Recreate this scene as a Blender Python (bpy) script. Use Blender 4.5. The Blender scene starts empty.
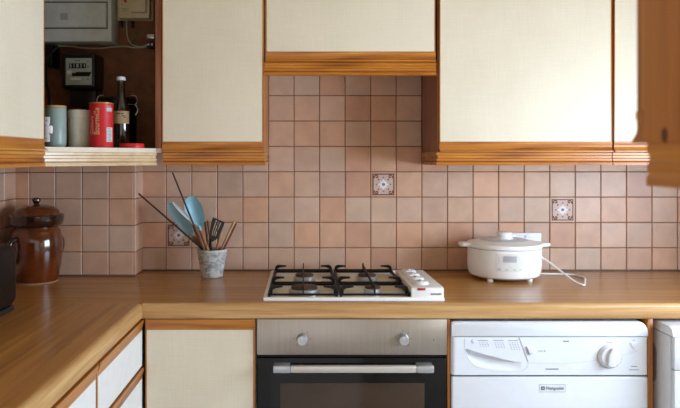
import bpy, bmesh, math, random
from mathutils import Vector, Matrix
PI = math.pi
C = bpy.context.scene.collection
random.seed(7)

# ------------------------------------------------------------------ camera, light, exposure
CAM_Y, CAM_Z, F = -2.71, 1.35, 678.0
cam_d = bpy.data.cameras.new('camera')
cam_d.sensor_width = 36.0
cam_d.lens = 36.0 * F / 680.0
cam_d.shift_x = (340.0 - 305.0) / 680.0
cam_d.shift_y = -(204.0 - 158.0) / 680.0
cam_d.clip_start = 0.05
cam_d.dof.use_dof = True; cam_d.dof.focus_distance = 2.6; cam_d.dof.aperture_fstop = 5.6
cam = bpy.data.objects.new('camera', cam_d)
cam.location = (0, CAM_Y, CAM_Z)
cam.rotation_euler = (PI / 2, 0, 0)
C.objects.link(cam)
bpy.context.scene.camera = cam

world = bpy.data.worlds.new('world')
bpy.context.scene.world = world
world.use_nodes = True
bg = world.node_tree.nodes['Background']
bg.inputs['Color'].default_value = (0.97, 0.95, 0.96, 1)
bg.inputs['Strength'].default_value = 1.1

def area(name, loc, rot, sx, sy, power, col):
    l = bpy.data.lights.new(name, 'AREA')
    l.shape = 'RECTANGLE'; l.size = sx; l.size_y = sy; l.energy = power; l.color = col
    o = bpy.data.objects.new(name, l); o.location = loc; o.rotation_euler = rot
    C.objects.link(o)
    return o
# daylight through the window in the right wall
area('window_daylight', (1.86, -1.43, 1.27), (0, math.radians(90), 0), .66, 1.3, 66, (0.64, 0.81, 1.0))

vs = bpy.context.scene.view_settings
vs.view_transform = 'Standard'; vs.look = 'None'; vs.gamma = 1.0; vs.use_curve_mapping = False
vs.exposure = -0.02

# ------------------------------------------------------------------ helpers
def at(px, py, y):
    """photo pixel at world depth y -> (X, Z) in metres"""
    k = (y - CAM_Y) / F
    return (px - 305.0) * k, CAM_Z - (py - 158.0) * k
def P(px, py, y):
    x, z = at(px, py, y)
    return Vector((x, y, z))
def srgb(r, g, b):
    f = lambda c: (c / 255 / 12.92) if c / 255 <= 0.04045 else ((c / 255 + 0.055) / 1.055) ** 2.4
    return (f(r), f(g), f(b), 1)

class MB:
    def __init__(self): self.bm = bmesh.new()
    def _merge(self, t, mi=0):
        for f in t.faces: f.material_index = mi
        m = bpy.data.meshes.new('tmp'); t.to_mesh(m); t.free()
        self.bm.from_mesh(m); bpy.data.meshes.remove(m)
        return self
    def box(self, x0, x1, y0, y1, z0, z1, bev=0.0, seg=2, mi=0, rot=None):
        t = bmesh.new(); bmesh.ops.create_cube(t, size=1)
        for v in t.verts:
            v.co = Vector(((x0 + x1) / 2 + v.co.x * (x1 - x0), (y0 + y1) / 2 + v.co.y * (y1 - y0), (z0 + z1) / 2 + v.co.z * (z1 - z0)))
        if bev: bmesh.ops.bevel(t, geom=t.edges[:], offset=bev, segments=seg, profile=0.5, affect='EDGES', clamp_overlap=True)
        if rot is not None: bmesh.ops.transform(t, matrix=rot, verts=t.verts)
        return self._merge(t, mi)
    def lathe(self, prof, c=(0, 0, 0), n=32, axis='Z', mi=0, sx=1, sy=1, mat=None):
        t = bmesh.new(); rings = []
        for r, z in prof:
            if r < 1e-6: rings.append([t.verts.new((0, 0, z))])
            else: rings.append([t.verts.new((r * math.cos(2 * PI * k / n) * sx, r * math.sin(2 * PI * k / n) * sy, z)) for k in range(n)])
        for a, b in zip(rings, rings[1:]):
            if len(a) == 1 and len(b) == 1: continue
            for k in range(n):
                k2 = (k + 1) % n
                if len(a) == 1: t.faces.new((a[0], b[k2], b[k]))
                elif len(b) == 1: t.faces.new((a[k], a[k2], b[0]))
                else: t.faces.new((a[k], a[k2], b[k2], b[k]))
        if len(rings[0]) > 1: t.faces.new(list(reversed(rings[0])))
        if len(rings[-1]) > 1: t.faces.new(rings[-1])
        if axis == 'Y': bmesh.ops.transform(t, matrix=Matrix.Rotation(PI / 2, 4, 'X'), verts=t.verts)   # z -> -y
        if axis == 'X': bmesh.ops.transform(t, matrix=Matrix.Rotation(PI / 2, 4, 'Y'), verts=t.verts)   # z -> +x
        if mat is not None: bmesh.ops.transform(t, matrix=mat, verts=t.verts)
        bmesh.ops.translate(t, vec=Vector(c), verts=t.verts)
        return self._merge(t, mi)
    def tube(self, pts, r, n=8, mi=0, smooth=0):
        pts = [Vector(p) for p in pts]
        if not isinstance(r, (list, tuple)): r = [r] * len(pts)
        if smooth:                                     # Catmull-Rom
            q, rr = [], []
            for i in range(len(pts) - 1):
                p0, p1, p2, p3 = pts[max(i - 1, 0)], pts[i], pts[i + 1], pts[min(i + 2, len(pts) - 1)]
                for k in range(smooth):
                    u = k / smooth
                    q.append(0.5 * ((2 * p1) + (p2 - p0) * u + (2 * p0 - 5 * p1 + 4 * p2 - p3) * u * u + (3 * p1 - p0 - 3 * p2 + p3) * u ** 3))
                    rr.append(r[i] * (1 - u) + r[i + 1] * u)
            q.append(pts[-1]); rr.append(r[-1]); pts, r = q, rr
        t = bmesh.new(); rings = []; up = None
        for i, p in enumerate(pts):
            d = (pts[min(i + 1, len(pts) - 1)] - pts[max(i - 1, 0)]).normalized()
            if up is None: up = Vector((0, 0, 1)) if abs(d.z) < 0.9 else Vector((0, 1, 0))
            s = d.cross(up).normalized(); up = s.cross(d).normalized()
            rings.append([t.verts.new(p + (s * math.cos(2 * PI * k / n) + up * math.sin(2 * PI * k / n)) * r[i]) for k in range(n)])
        for a, b in zip(rings, rings[1:]):
            for k in range(n): t.faces.new((a[k], a[(k + 1) % n], b[(k + 1) % n], b[k]))
        t.faces.new(list(reversed(rings[0]))); t.faces.new(rings[-1])
        return self._merge(t, mi)
    def prism(self, poly, d0, d1, plane='XZ', bev=0.0, seg=2, mi=0):
        """polygon in a plane, extruded along the third axis from d0 to d1"""
        f3 = {'XZ': lambda a, b, d: (a, d, b), 'XY': lambda a, b, d: (a, b, d), 'YZ': lambda a, b, d: (d, a, b)}[plane]
        t = bmesh.new()
        A = [t.verts.new(f3(a, b, d0)) for a, b in poly]; B = [t.verts.new(f3(a, b, d1)) for a, b in poly]
        n = len(poly); t.faces.new(A); t.faces.new(B)
        for k in range(n): t.faces.new((A[k], A[(k + 1) % n], B[(k + 1) % n], B[k]))
        bmesh.ops.recalc_face_normals(t, faces=t.faces)
        if bev:
            es = t.edges[:]
            bmesh.ops.bevel(t, geom=es, offset=bev, segments=seg, profile=0.5, affect='EDGES', clamp_overlap=True)
        return self._merge(t, mi)
    def sweep(self, path, prof, mi=0):
        """profile (outwards, z) along an XY path; outwards is to the right of travel; mitred"""
        path = [Vector(p) for p in path]; t = bmesh.new(); rings = []
        nr = []
        for a, b in zip(path, path[1:]):
            d = (b - a).normalized(); nr.append(Vector((d.y, -d.x)))
        for i, p in enumerate(path):
            if i == 0: m, k = nr[0], 1
            elif i == len(path) - 1: m, k = nr[-1], 1
            else:
                m = (nr[i - 1] + nr[i]).normalized(); k = 1 / max(0.2, m.dot(nr[i]))
            rings.append([t.verts.new((p.x + m.x * o * k, p.y + m.y * o * k, z)) for o, z in prof])
        n = len(prof)
        for a, b in zip(rings, rings[1:]):
            for k in range(n): t.faces.new((a[k], a[(k + 1) % n], b[(k + 1) % n], b[k]))
        t.faces.new(rings[0]); t.faces.new(rings[-1])
        bmesh.ops.recalc_face_normals(t, faces=t.faces)
        return self._merge(t, mi)
    def text(self, s, loc, size, plane='XZ', depth=0.0004, mi=0, fn=None, align='CENTER', rot=0.0, squash=1.0):
        cu = bpy.data.curves.new('txt', 'FONT'); cu.body = s; cu.size = size; cu.extrude = depth
        cu.align_x = align; cu.align_y = 'CENTER'; cu.resolution_u = 3
        o = bpy.data.objects.new('txt', cu); C.objects.link(o)
        m = bpy.data.meshes.new_from_object(o.evaluated_get(bpy.context.evaluated_depsgraph_get()))
        bpy.data.objects.remove(o); bpy.data.curves.remove(cu)
        t = bmesh.new(); t.from_mesh(m); bpy.data.meshes.remove(m)
        ca, sa = math.cos(rot), math.sin(rot)
        for v in t.verts:
            x, y, z = v.co; x *= squash
            x, y = x * ca - y * sa, x * sa + y * ca
            v.co = fn(x, y, z) if fn else Vector((loc[0] + x, loc[1] - z, loc[2] + y))
        return self._merge(t, mi)
    def build(self, name, mat, parent=None, origin=None, smooth=True, ang=38):
        bm = self.bm
        bmesh.ops.recalc_face_normals(bm, faces=bm.faces)
        if smooth:
            for f in bm.faces: f.smooth = True
            for e in bm.edges:
                if len(e.link_faces) == 2 and e.calc_face_angle(0) > math.radians(ang): e.smooth = False
        if parent is not None: org = wloc(parent)
        elif origin is not None: org = Vector(origin)
        else:
            vv = [v.co for v in bm.verts]
            org = Vector(((min(v.x for v in vv) + max(v.x for v in vv)) / 2, (min(v.y for v in vv) + max(v.y for v in vv)) / 2, min(v.z for v in vv)))
        bmesh.ops.translate(bm, vec=-org, verts=bm.verts)
        m = bpy.data.meshes.new(name); bm.to_mesh(m); bm.free()
        for x in (mat if isinstance(mat, (list, tuple)) else [mat]): m.materials.append(x)
        o = bpy.data.objects.new(name, m); C.objects.link(o)
        if parent is not None: o.parent = parent
        else: o.location = org
        return o
def wloc(o):
    v = Vector(o.location)
    while o.parent is not None:
        o = o.parent; v = v + Vector(o.location)
    return v
def tag(o, label, cat, group=None):
    o['label'] = label; o['category'] = cat
    if group: o['group'] = group
    return o
def thing(name, label, cat, loc, group=None):
    o = bpy.data.objects.new(name, None); o.empty_display_size = 0.05
    o.location = loc; C.objects.link(o)
    return tag(o, label, cat, group)
def struct(o):
    o['kind'] = 'structure'; return o
def box(*a, **k): return MB().box(*a, **k)

# ------------------------------------------------------------------ materials
def newmat(name):
    m = bpy.data.materials.new(name); m.use_nodes = True
    return m, m.node_tree.nodes, m.node_tree.links, m.node_tree.nodes['Principled BSDF']
def plain(name, col, rough=0.5, metal=0.0, spec=0.5, noise=0.04, nscale=30, bump=0.0, coat=0.0, bscale=200, stretch=(1, 1, 1)):
    """a colour with a little procedural mottling"""
    m, N, L, b = newmat(name)
    tc = N.new('ShaderNodeTexCoord'); mp = N.new('ShaderNodeMapping'); mp.inputs['Scale'].default_value = stretch
    L.new(tc.outputs['Object'], mp.inputs['Vector'])
    n = N.new('ShaderNodeTexNoise'); n.inputs['Scale'].default_value = nscale; n.inputs['Detail'].default_value = 4
    L.new(mp.outputs[0], n.inputs['Vector'])
    r = N.new('ShaderNodeValToRGB'); r.color_ramp.elements[0].position = 0.3; r.color_ramp.elements[1].position = 0.7
    r.color_ramp.elements[0].color = tuple(max(0, c * (1 - noise * 2)) for c in col[:3]) + (1,)
    r.color_ramp.elements[1].color = tuple(min(1, c * (1 + noise)) for c in col[:3]) + (1,)
    L.new(n.outputs['Fac'], r.inputs['Fac']); L.new(r.outputs['Color'], b.inputs['Base Color'])
    b.inputs['Roughness'].default_value = rough; b.inputs['Metallic'].default_value = metal
    b.inputs['Specular IOR Level'].default_value = spec; b.inputs['Coat Weight'].default_value = coat
    b.inputs['Coat Roughness'].default_value = 0.08
    if bump:
        n2 = N.new('ShaderNodeTexNoise'); n2.inputs['Scale'].default_value = bscale; n2.inputs['Detail'].default_value = 3
        L.new(mp.outputs[0], n2.inputs['Vector'])
        bp = N.new('ShaderNodeBump'); bp.inputs['Strength'].default_value = bump; bp.inputs['Distance'].default_value = 0.002
        L.new(n2.outputs['Fac'], bp.inputs['Height']); L.new(bp.outputs[0], b.inputs['Normal'])
    return m
def wood(name, axis, cols, rough=0.35, sc=1.0, coat=0.3, fine=1.0, big=26):
    """stretched-noise grain running along one axis; cols dark -> light"""
    m, N, L, b = newmat(name)
    tc = N.new('ShaderNodeTexCoord')
    def noise(al, ac, det, dist=0.0):
        mp = N.new('ShaderNodeMapping'); s = [ac, ac, ac]; s['XYZ'.index(axis)] = al
        mp.inputs['Scale'].default_value = s; L.new(tc.outputs['Object'], mp.inputs['Vector'])
        n = N.new('ShaderNodeTexNoise'); n.inputs['Scale'].default_value = sc; n.inputs['Detail'].default_value = det
        n.inputs['Distortion'].default_value = dist
        L.new(mp.outputs[0], n.inputs['Vector']); return n.outputs['Fac']
    a = noise(1.6, big, 5, 0.6); f = noise(5, 190 * fine, 3)
    mx = N.new('ShaderNodeMath'); mx.operation = 'MULTIPLY_ADD'; mx.inputs[1].default_value = 0.34
    sub = N.new('ShaderNodeMath'); sub.operation = 'SUBTRACT'; sub.inputs[1].default_value = 0.17
    L.new(f, mx.inputs[0]); L.new(a, sub.inputs[0]); L.new(sub.outputs[0], mx.inputs[2])
    r = N.new('ShaderNodeValToRGB'); e = r.color_ramp.elements
    e[0].position = 0.30; e[0].color = cols[0]; e[1].position = 0.72; e[1].color = cols[-1]
    for k, c in enumerate(cols[1:-1]):
        x = e.new(0.30 + 0.42 * (k + 1) / (len(cols) - 1)); x.color = c
    L.new(mx.outputs[0], r.inputs['Fac']); L.new(r.outputs['Color'], b.inputs['Base Color'])
    b.inputs['Roughness'].default_value = rough; b.inputs['Coat Weight'].default_value = coat; b.inputs['Coat Roughness'].default_value = 0.2
    bp = N.new('ShaderNodeBump'); bp.inputs['Strength'].default_value = 0.12; bp.inputs['Distance'].default_value = 0.001
    L.new(f, bp.inputs['Height']); L.new(bp.outputs[0], b.inputs['Normal'])
    return m
PINE = [srgb(126, 66, 17), srgb(170, 100, 30), srgb(193, 121, 40), srgb(214, 149, 62)]
TOP = [srgb(146, 94, 40), srgb(169, 114, 53), srgb(182, 127, 61), srgb(196, 143, 77)]
W = {a: wood('varnished_pine_' + a, a, PINE) for a in 'XYZ'}
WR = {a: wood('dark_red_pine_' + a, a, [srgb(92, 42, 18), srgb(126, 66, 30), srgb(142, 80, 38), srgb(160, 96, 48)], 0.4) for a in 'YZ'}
WD = wood('window_lit_pine', 'X', [srgb(196, 162, 118), srgb(206, 174, 130), srgb(212, 182, 140), srgb(220, 192, 152)], 0.3)  # pine paled for the diagonal pelmet: window light put into its colour
TOPX = wood('worktop_oak_x', 'X', TOP, 0.3, 0.9, 0.25, 1.4, 48); TOPY = wood('worktop_oak_y', 'Y', TOP, 0.3, 0.9, 0.25, 1.4, 48)
WH = wood('handle_wood', 'Z', [srgb(110, 60, 26), srgb(150, 92, 48), srgb(176, 116, 66)], 0.5, 3, 0.0)
WHL = wood('pale_handle_wood', 'Z', [srgb(150, 100, 54), srgb(184, 136, 84), srgb(204, 160, 106)], 0.5, 3, 0.0)
WHR = wood('red_handle_wood', 'Z', [srgb(70, 30, 16), srgb(104, 50, 28), srgb(122, 64, 36)], 0.45, 3, 0.1)

def laminate(name):
    m, N, L, b = newmat(name)
    tc = N.new('ShaderNodeTexCoord')
    def nz(s, d):
        mp = N.new('ShaderNodeMapping'); mp.inputs['Scale'].default_value = s; L.new(tc.outputs['Object'], mp.inputs['Vector'])
        n = N.new('ShaderNodeTexNoise'); n.inputs['Scale'].default_value = 1; n.inputs['Detail'].default_value = d
        L.new(mp.outputs[0], n.inputs['Vector']); return n.outputs['Fac']
    a = nz((260, 260, 14), 2); c = nz((16, 16, 300), 2); d = nz((3, 3, 2), 3)
    s1 = N.new('ShaderNodeMath'); s1.operation = 'ADD'; L.new(a, s1.inputs[0]); L.new(c, s1.inputs[1])
    s2 = N.new('ShaderNodeMath'); s2.operation = 'MULTIPLY_ADD'; s2.inputs[1].default_value = 0.35; L.new(s1.outputs[0], s2.inputs[0]); L.new(d, s2.inputs[2])
    r = N.new('ShaderNodeValToRGB'); e = r.color_ramp.elements
    e[0].position = 0.55; e[0].color = srgb(221, 209, 185); e[1].position = 1.1 - 0.1; e[1].color = srgb(233, 222, 200)
    L.new(s2.outputs[0], r.inputs['Fac']); L.new(r.outputs['Color'], b.inputs['Base Color'])
    b.inputs['Roughness'].default_value = 0.5
    bp = N.new('ShaderNodeBump'); bp.inputs['Strength'].default_value = 0.15; bp.inputs['Distance'].default_value = 0.0008
    L.new(s1.outputs[0], bp.inputs['Height']); L.new(bp.outputs[0], b.inputs['Normal'])
    return m
CREAM = laminate('cream_laminate')
CARC = plain('carcass_white', srgb(214, 208, 194), 0.55)
def tilemat():
    m, N, L, b = newmat('terracotta_tile')
    oi = N.new('ShaderNodeObjectInfo'); tc = N.new('ShaderNodeTexCoord')
    r = N.new('ShaderNodeValToRGB'); e = r.color_ramp.elements
    cs = [(0, (192, 157, 136)), (0.2, (211, 175, 152)), (0.4, (206, 160, 131)), (0.6, (201, 171, 149)), (0.8, (213, 163, 132)), (1, (193, 147, 122))]
    e[0].color = srgb(*cs[0][1]); e[1].color = srgb(*cs[-1][1])
    for p, c in cs[1:-1]: e.new(p).color = srgb(*c)
    L.new(oi.outputs['Random'], r.inputs['Fac'])
    va = N.new('ShaderNodeVectorMath'); va.operation = 'ADD'; L.new(tc.outputs['Object'], va.inputs[0])
    vm = N.new('ShaderNodeVectorMath'); vm.operation = 'SCALE'; vm.inputs[0].default_value = (9, 5, 7); L.new(oi.outputs['Random'], vm.inputs['Scale'])
    L.new(vm.outputs[0], va.inputs[1])
    n = N.new('ShaderNodeTexNoise'); n.inputs['Scale'].default_value = 14; n.inputs['Detail'].default_value = 6; L.new(va.outputs[0], n.inputs['Vector'])
    mr = N.new('ShaderNodeMapRange'); mr.inputs['From Min'].default_value = 0.3; mr.inputs['From Max'].default_value = 0.7
    mr.inputs['To Min'].default_value = 0.88; mr.inputs['To Max'].default_value = 1.06; L.new(n.outputs['Fac'], mr.inputs['Value'])
    hs = N.new('ShaderNodeHueSaturation'); L.new(r.outputs['Color'], hs.inputs['Color']); L.new(mr.outputs[0], hs.inputs['Value'])
    L.new(hs.outputs[0], b.inputs['Base Color'])
    b.inputs['Roughness'].default_value = 0.42
    bp = N.new('ShaderNodeBump'); bp.inputs['Strength'].default_value = 0.25; bp.inputs['Distance'].default_value = 0.002
    L.new(n.outputs['Fac'], bp.inputs['Height']); L.new(bp.outputs[0], b.inputs['Normal'])
    return m
TILE = tilemat()
GROUT = plain('brown_grout', srgb(112, 84, 68), 0.9, noise=0.1)
PAINT = plain('warm_white_paint', srgb(212, 196, 160), 0.8)
FLOORM = plain('vinyl_floor', srgb(208, 202, 200), 0.5, noise=0.1, nscale=6)
WHITE = plain('white_enamel', srgb(229, 232, 239), 0.28, noise=0.01)
WHITEM = plain('white_matt_plastic', srgb(228, 230, 235), 0.45, noise=0.01)
COOKW = plain('cooker_white', srgb(238, 237, 236), 0.3, noise=0.01)
GREYP = plain('grey_print', srgb(142, 145, 154), 0.6)
DGREY = plain('dark_grey_print', srgb(54, 56, 62), 0.6)
LGREY = plain('pale_grey_panel', srgb(208, 209, 213), 0.4, noise=0.01)
BLACK = plain('black_iron', srgb(11, 11, 11), 0.5, spec=0.3, bump=0.2)
GAP = plain('dark_gap', srgb(18, 14, 11), 0.9)
STEEL = plain('brushed_steel', srgb(176, 166, 156), 0.36, metal=0.85, noise=0.035, nscale=1, stretch=(160, 4, 4))
STEEL2 = plain('burner_steel', srgb(198, 196, 192), 0.32, metal=0.6, noise=0.1)
ALU = plain('handle_aluminium', srgb(206, 200, 192), 0.35, metal=0.5, noise=0.03)
ALUD = plain('end_cap_silver', srgb(186, 188, 192), 0.3, metal=0.6, noise=0.03)
OVGL = plain('black_oven_glass', srgb(18, 17, 17), 0.12, spec=0.25)
OVWIN = plain('oven_window_glass', srgb(66, 51, 40), 0.12, spec=0.25, noise=0.12, nscale=8)
BURN = plain('burner_cap_brown', srgb(72, 52, 42), 0.6, noise=0.12)
HOBW = plain('cream_enamel', srgb(244, 238, 222), 0.22, noise=0.05, nscale=9)
RED = plain('red_plastic', srgb(176, 22, 30), 0.35)

# ------------------------------------------------------------------ the room
WX0, WX1, YR = -1.108, 1.75, -2.30
HT = 2.42
struct(box(WX0 - .2, WX1 + .2, -3.2, .1, -.06, 0).build('floor', FLOORM))
struct(box(WX0 - .2, WX1 + .2, -3.2, .1, HT, HT + .06).build('ceiling', PAINT))
wall_back = struct(box(WX0 - .2, WX1 + .2, 0, .1, 0, HT).build('wall_back', PAINT, origin=(0, 0, 0)))
wall_left = struct(box(WX0 - .1, WX0, -2.6, 0, 0, HT).build('wall_left', PAINT, origin=(WX0, 0, 0)))
b = MB()                                                     # right wall with a window opening
b.box(WX1, WX1 + .1, -3.2, -2.08, 0, HT).box(WX1, WX1 + .1, -.78, 0, 0, HT)
b.box(WX1, WX1 + .1, -2.08, -.78, 0, .94).box(WX1, WX1 + .1, -2.08, -.78, 1.6, HT)
struct(b.build('wall_right', PAINT))
b = MB()
for y0, y1, z0, z1 in ((-2.08, -2.04, .94, 1.6), (-.82, -.78, .94, 1.6), (-2.04, -.82, .94, .97), (-2.04, -.82, 1.57, 1.6), (-1.45, -1.41, .97, 1.57)):
    b.box(WX1 + .03, WX1 + .07, y0, y1, z0, z1, .004)
struct(b.build('window_1', WHITEM))
struct(box(WX0 - .1, WX1 + .1, -3.05, -2.95, 1.75, HT).build('light_baffle', PAINT))  # unseen lintel, added to cut high fill light from behind the camera
struct(box(.40, WX1, YR - .1, YR, 0, HT).build('wall_rear', PAINT))
# tiled boxing-in of pipes in the corner
BX, BY = -.653, -.12
wall_box = struct(box(WX0, BX, BY, 0, .9, 1.36).build('wall_boxing', GROUT, origin=(WX0, BY, .9)))

box(BX, WX1 - .001, -.0028, .001, .88, 1.42).build('grout_bed', GROUT, wall_back); box(-.15, .47, -.0028, .001, 1.42, 1.71).build('grout_bed', GROUT, wall_back)
box(WX0 - .001, WX0 + .0028, -1.36, -.12, .88, 1.36).build('grout_bed', GROUT, wall_left)
# tiles, one object each
TX0, PX, PZ, ZR = -.1463, .102, .1012, 1.194
tcache = {}
def tile_mesh(w, h):
    k = (round(w, 4), round(h, 4))
    if k not in tcache:
        t = bmesh.new(); g = .0011
        W2, H2, D, bv = w / 2 - g, h / 2 - g, .007, .0022
        A = [t.verts.new((x, 0, z)) for x, z in ((-W2, -H2), (W2, -H2), (W2, H2), (-W2, H2))]
        B = [t.verts.new((x, -D + bv, z)) for x, z in ((-W2, -H2), (W2, -H2), (W2, H2), (-W2, H2))]
        W3, H3 = W2 - bv, H2 - bv
        E = [t.verts.new((x, -D, z)) for x, z in ((-W3, -H3), (W3, -H3), (W3, H3), (-W3, H3))]
        for i in range(4):
            j = (i + 1) % 4
            t.faces.new((A[i], A[j], B[j], B[i])); t.faces.new((B[i], B[j], E[j], E[i]))
        t.faces.new(E); t.faces.new(list(reversed(A)))
        bmesh.ops.recalc_face_normals(t, faces=t.faces)
        m = bpy.data.meshes.new('tile'); t.to_mesh(m); t.free(); m.materials.append(TILE); tcache[k] = m
    return tcache[k]
def tile(parent, c, w, h, rz=0.0):
    o = bpy.data.objects.new('tile', tile_mesh(w, h)); C.objects.link(o); o.parent = parent
    c = Vector(c)
    j = lambda s: random.uniform(-s, s)
    off = Vector((0, 0, 0))
    o.location = c - wloc(parent) + off
    o.rotation_euler = (j(.006), j(.004), rz + j(.006))
    return o
rows = [(.9017, .9917)] + [(.9917 + PZ * k, .9917 + PZ * (k + 1)) for k in range(7)]
decor = []
for k in range(-5, 19):
    x0, x1 = TX0 + PX * k, min(TX0 + PX * (k + 1), WX1)
    if x1 - x0 < .02: continue
    x0 = max(x0, BX)
    for i, (z0, z1) in enumerate(rows):
        if i > 3 + (1 if not 0 <= k <= 5 else 9): continue
        t = tile(wall_back, ((x0 + x1) / 2, 0, (z0 + z1) / 2), x1 - x0, z1 - z0)
        if (k, i) in ((4, 3), (11, 2), (-4, 1)): decor.append((t, x1 - x0, z1 - z0))
xs = [WX0, -1.050, -.951, -.850, -.748, BX]
for i, (z0, z1) in enumerate(rows[:4] + [(rows[4][0], 1.355)]):
    for a, c in zip(xs, xs[1:]): tile(wall_box, ((a + c) / 2, BY, (z0 + z1) / 2), c - a, z1 - z0)
    tile(wall_box, (BX, BY / 2 - .0035, (z0 + z1) / 2), abs(BY) + .007, z1 - z0, PI / 2)
    for k in range(12):
        y1 = BY - .007 - k * PX
        tile(wall_left, (WX0, y1 - PX / 2, (z0 + z1) / 2), PX, z1 - z0, PI / 2)
# three decorated tiles: border, flower and corner scrolls on the tile
MB_BORD = plain('motif_brown', srgb(112, 66, 54), 0.5); MB_BLUE = plain('motif_blue', srgb(96, 114, 160), 0.45)
MB_WHT = plain('motif_white', srgb(228, 222, 218), 0.4); MB_PALE = plain('motif_field', srgb(204, 174, 158), 0.45)
for t, w, h in decor:
    b = MB(); e = -.0071; hw, hh = w / 2 - .008, h / 2 - .008
    b.box(-hw, hw, e - .0006, e, -hh, hh, mi=3)
    for sx in (-1, 1):
        b.box(min(sx * hw, sx * (hw - .004)), max(sx * hw, sx * (hw - .004)), e - .0013, e, -hh, hh, mi=0)
        b.box(-hw, hw, e - .0013, e, min(sx * hh, sx * (hh - .004)), max(sx * hh, sx * (hh - .004)), mi=0)
    for k in range(8):
        a = k * PI / 4; L_ = .022 if k % 2 == 0 else .019
        pts = [(0, 0)] + [(L_ * u, (.007 if k % 2 == 0 else .0055) * math.sin(PI * u ** .8)) for u in (.25, .5, .75)] + [(L_, 0)] + [(L_ * u, -(.007 if k % 2 == 0 else .0055) * math.sin(PI * u ** .8)) for u in (.75, .5, .25)]
        b.prism([(x * math.cos(a) - z * math.sin(a), x * math.sin(a) + z * math.cos(a)) for x, z in pts], e - .0014 - .0001 * (k % 2), e, mi=2)
        b.lathe([(.0034, 0), (.0034, .0014)], (.0275 * math.cos(a), e, .0275 * math.sin(a)), 8, 'Y', mi=0 if k % 2 else 1)
    b.lathe([(.0062, 0), (.0062, .0022)], (0, e, 0), 14, 'Y', mi=1)
    for sx in (-1, 1):
        for sz in (-1, 1):
            sc = [(.037, .024), (.035, .034), (.026, .037), (.022, .031), (.027, .027), (.030, .031)]
            b.tube([(sx * x, e - .0006, sz * z) for x, z in sc], .0023, 5, mi=0, smooth=3)
    o = b.build('motif', [MB_BORD, MB_BLUE, MB_WHT, MB_PALE], None, origin=(0, 0, 0))
    o.parent = t; o.location = (0, 0, 0); o['label'] = 'printed blue and white flower motif'
# dark sealant strip where the tiles meet the worktop
struct(box(BX + .001, WX1, -.011, -.007, .9, .9062, .001).build('trim_1', plain('sealant', srgb(104, 84, 70), .6)))
struct(box(WX0 + .008, BX + .006, BY - .011, BY - .007, .9, .9062, .001).build('trim_2', plain('sealant_b', srgb(104, 84, 70), .6)))

# ------------------------------------------------------------------ worktops
ZT, ZB = .9, .8525
def edgeprof(w):
    r = .012
    pr = [(-w, ZT)] + [(-r + r * math.sin(a), ZT - r + r * math.cos(a)) for a in (0, .4, .8, 1.2, PI / 2)]
    return pr + [(0, ZB + .004), (-.004, ZB), (-w, ZB)]
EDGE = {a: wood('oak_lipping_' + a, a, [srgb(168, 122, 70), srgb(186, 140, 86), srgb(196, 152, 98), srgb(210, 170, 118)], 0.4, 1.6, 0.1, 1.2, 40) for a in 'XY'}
LW = .016
def worktop(label, path, w, axis, mat, lip0=None):
    a, c = Vector(path[0]), Vector(path[1]); d = (c - a).normalized(); n = Vector((d.y, -d.x)); m = (a + c) / 2 - n * w / 2
    g = thing('worktop', label, 'worktop', (m.x, m.y, ZB))
    b = MB().sweep([a - n * LW, c - n * LW], [(0, ZT), (0, ZB), (-w + LW, ZB), (-w + LW, ZT)])
    if lip0: b.box(path[0][0], lip0[0] - .0004, path[0][1], path[0][1] + LW + .001, ZB, ZT)
    b.build('slab', mat, g)
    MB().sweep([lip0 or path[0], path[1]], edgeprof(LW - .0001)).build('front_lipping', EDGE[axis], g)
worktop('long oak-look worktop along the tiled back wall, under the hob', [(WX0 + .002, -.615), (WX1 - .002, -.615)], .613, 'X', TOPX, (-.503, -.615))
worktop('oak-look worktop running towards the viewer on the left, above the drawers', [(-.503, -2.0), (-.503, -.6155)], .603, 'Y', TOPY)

# ------------------------------------------------------------------ cabinets
# moulding profiles (outwards from the door plane, z from the bottom)
LIP = [(-.018, .036), (.001, .036), (.0035, .034), (.0035, .029), (.001, .025), (.0, .018), (.002, .011), (.008, .006), (.0115, .004), (.0115, .0), (-.018, .0)]
PEL = [(-.016, .046), (.004, .046), (.006, .0435), (.006, .036), (.001, .033), (.001, .026), (.005, .023), (.005, .016), (.001, .0135), (.0065, .010), (.0075, .0), (-.016, .0)]
def zp(prof, z0, sc=1.0): return [(o, z0 + z * sc) for o, z in prof]

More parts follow.
